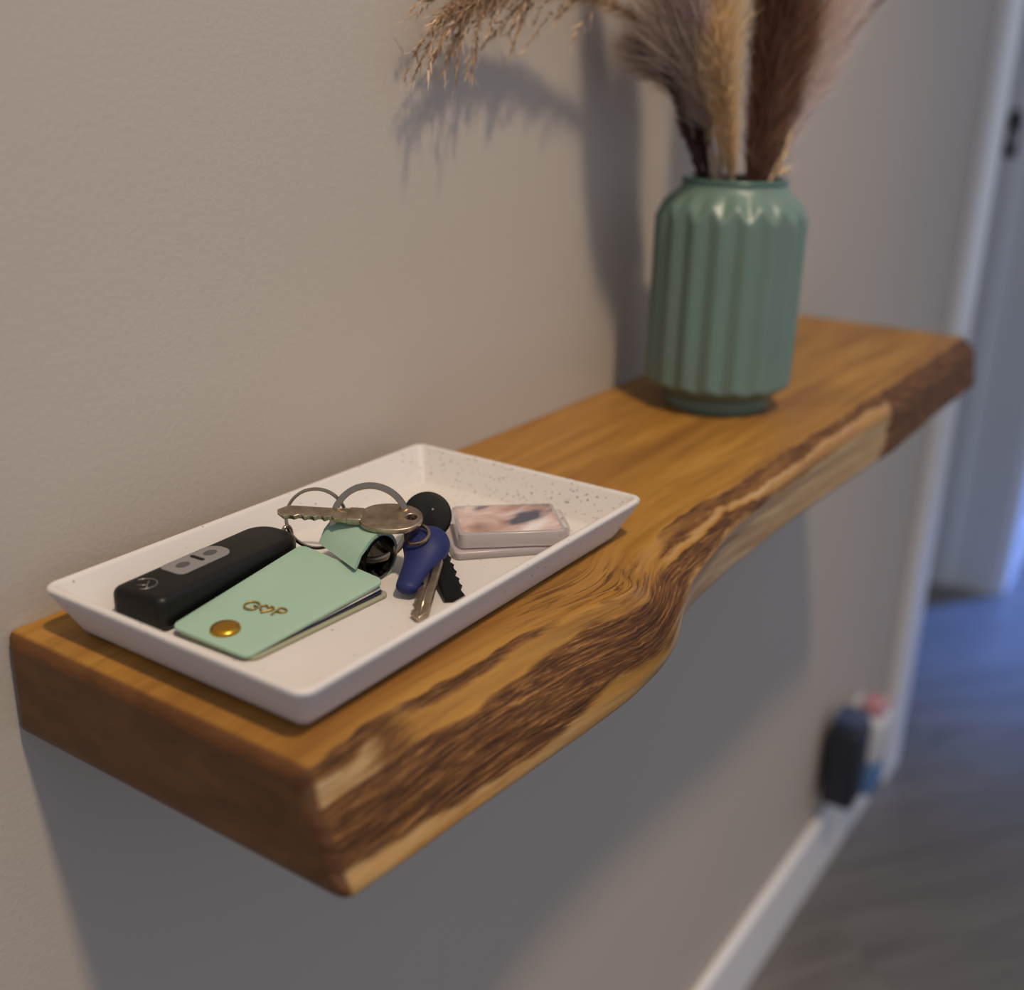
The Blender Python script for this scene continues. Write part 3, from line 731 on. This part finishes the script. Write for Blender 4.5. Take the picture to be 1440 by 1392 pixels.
# 2 beige plumes on the left
grass('pampas_plume', 'soft beige pampas plume leaning left with fluffy drooping tip',
      [(446, -66, 14), (447, -58, 125), (443, -51, 168), (428, -44, 187), (411, -37, 198), (392, -31, 206)],
      [('fluff', lambda a: fluff(a, .40, 3600, 30, .36, .42, .05, rn(6), lp1), m_beige)], m_straw, 1.0)
grass('pampas_plume', 'tall beige pampas plume behind the cream one, leaning left out of frame',
      [(446, -64, 14), (445, -59, 135), (423, -58, 178), (400, -56, 208), (380, -54, 260), (362, -52, 320)],
      [('fluff', lambda a: fluff(a, .30, 8000, 40, .55, .42, .03, rn(7), lp1), m_beige)], m_straw, 1.1)
grass('pampas_plume', 'bright white tufted plume just left of the cream plume',
      [(447, -66, 14), (444, -62, 140), (406, -66, 197), (386, -67, 222), (370, -68, 252)],
      [('fluff', lambda a: fluff(a, .58, 3000, 24, .50, .42, .02, rn(8), lp1), m_pink)], m_straw, .9)
# 3 cream plume in the middle
grass('cream_grass_plume', 'dense cream coloured grass plume standing upright in the middle',
      [(450, -70, 14), (448, -70, 120), (433, -71, 160), (414, -72, 190), (403, -72, 215), (396, -72, 260), (394, -72, 310)],
      [('fluff', lambda a: fluff(a, .22, 18000, 29, 1.0, .55, 0, rn(9), lambda u_: .20+1.6*min(u_, .5)), m_cream)], m_straw, 1.8)
# 4 dark brown plumes
grass('brown_reed_plume', 'dark brown feathery reed plume right of the cream plume',
      [(453, -70, 14), (456, -77, 120), (461, -78, 158), (466, -78, 190), (469, -78, 225), (470, -76, 300)],
      [('fluff', lambda a: fluff(a, .22, 12000, 40, .46, .5, .0, rn(10), lambda u_: .45+.7*min(1, u_*1.6)), m_brown)], m_twig, 1.3)
grass('brown_reed_plume', 'slimmer brown reed plume at the right, behind the darker one',
      [(455, -72, 14), (459, -80, 120), (473, -82, 160), (490, -80, 190), (503, -78, 215), (520, -74, 280)],
      [('fluff', lambda a: fluff(a, .22, 7000, 38, .42, .46, .0, rn(12), lambda u_: .45+.7*min(1, u_*1.6)), m_brown)], m_twig, 1.0)
# 5 greyish pink plume at far right with a dark stalk
grass('pampas_plume', 'pale greyish pink pampas plume fanning out to the right',
      [(456, -72, 14), (462, -84, 120), (492, -84, 166), (520, -83, 188), (553, -80, 217), (610, -76, 270)],
      [('fluff', lambda a: fluff(a, .28, 8000, 46, .42, .42, .0, rn(13), lambda u_: .45+.7*min(1, u_*1.6)), m_pink)], m_twig, 1.0)
grass('bare_twig', 'thin dark bare stalk at the far right edge of the bouquet',
      [(456, -74, 14), (463, -87, 125), (484, -87, 163), (510, -86, 186), (553, -84, 208), (652, -80, 248)],
      [('spikelets', lambda a: fluff(a, .45, 900, 13, .22, .5, .0, rn(14)), m_plum)], m_twig, 1.0)
# 6 plum brown leafy stems at the left of the mouth
for i, (pth, lab) in enumerate((([(448, -62, 14), (444, -52, 125), (423, -50, 162), (411, -50, 178), (398, -50, 192)], 'plum brown leafy stem hugging the left rim of the vase'),
                                ([(448, -62, 14), (446, -55, 125), (432, -54, 158), (424, -54, 174), (413, -54, 196)], 'plum brown leafy stem second from the left rim'))):
    grass('dried_leaf_stem', lab, pth, [('leaflets', lambda a: fluff(a, .22, 1000, 18, .20, 1.0, .0, rn(20+i)), m_plum)], m_twig, .9)
for i, (pth, lab) in enumerate((([(449, -64, 14), (446, -60, 125), (434, -59, 162), (416, -59, 190)], 'leftmost pale straw stalk rising from the vase'),
                                ([(449, -66, 14), (447, -64, 125), (431, -64, 162), (412, -64, 194)], 'middle pale straw stalk rising from the vase'),
                                ([(455, -74, 14), (463, -84, 125), (470, -88, 142), (479, -88, 156)], 'short pale straw stalk at the right rim of the vase'))):
    grass('straw_stalk', lab, pth, [('sheath', lambda a: fluff(a, .36, 60, 16, .05, 1.6, .0, rn(30+i)), m_cream)], m_straw, 1.5)

# ------------------------------------------------------------------ wall socket with things plugged in, near the floor
m_sock = mat('white_socket_plastic', srgb(205, 203, 200), .4)
t = NT(m_sock); t.bump(t.noise(t.obj(), 300, 2), .02, .0004)
m_adapt = mat('navy_black_adapter', srgb(30, 33, 44), .45)
t = NT(m_adapt); t.bump(t.noise(t.obj(), 300, 2), .04, .0004)
m_adcap = mat('slate_blue_cap', srgb(62, 74, 104), .45)
t = NT(m_adcap); t.bump(t.noise(t.obj(), 300, 2), .04, .0004)
m_pinkcap = mat('pink_cap_plastic', srgb(196, 140, 142), .4)
t = NT(m_pinkcap); t.bump(t.noise(t.obj(), 300, 2), .04, .0004)
m_bluelab = mat('blue_label_plastic', srgb(84, 122, 166), .4)
t = NT(m_bluelab); t.bump(t.noise(t.obj(), 300, 2), .04, .0004)
so = thing('wall_socket', 'white double wall socket just above the baseboard beside the door trim', 'socket', (1110, -4, -615))
Ts = frame((1132, -4.5, -618), (1, 0, 0), (0, 0, 1))
mesh('plate', *xf(Ts, plate([rrect(-62, 62, -40, 40, 5)], 9, 2, 3)), m_sock, so, True, 40)
for sx_ in (-32, 32): mesh('switch', *xf(Ts, plate([rrect(sx_-6, sx_+6, 22, 36, 1.5, 3)], 14, 1, 2)), m_sock, so, True, 40)
ad = thing('plug_adapter', 'dark navy plug adapter in the left half of the wall socket', 'adapter', (1066, -10, -655))
mesh('body', *bevel_box(1030, 1082, -50, -9.2, -660, -548, 7, 3), m_adapt, ad, True, 40)
mesh('cap', *bevel_box(1036, 1076, -46, -12, -549, -535, 5, 3), m_adcap, ad, True, 40)
fr_ = thing('air_freshener', 'white plug-in air freshener with pink cap and blue label', 'air freshener', (1150, -10, -660))
mesh('body', *bevel_box(1120, 1182, -54, -9.2, -646, -574, 14, 4), m_sock, fr_, True, 40)
mesh('cap', *bevel_box(1130, 1168, -48, -18, -578, -556, 8, 3), m_pinkcap, fr_, True, 40)
mesh('bottle', *bevel_box(1124, 1174, -52, -14, -692, -642, 8, 3), m_bluelab, fr_, True, 40)
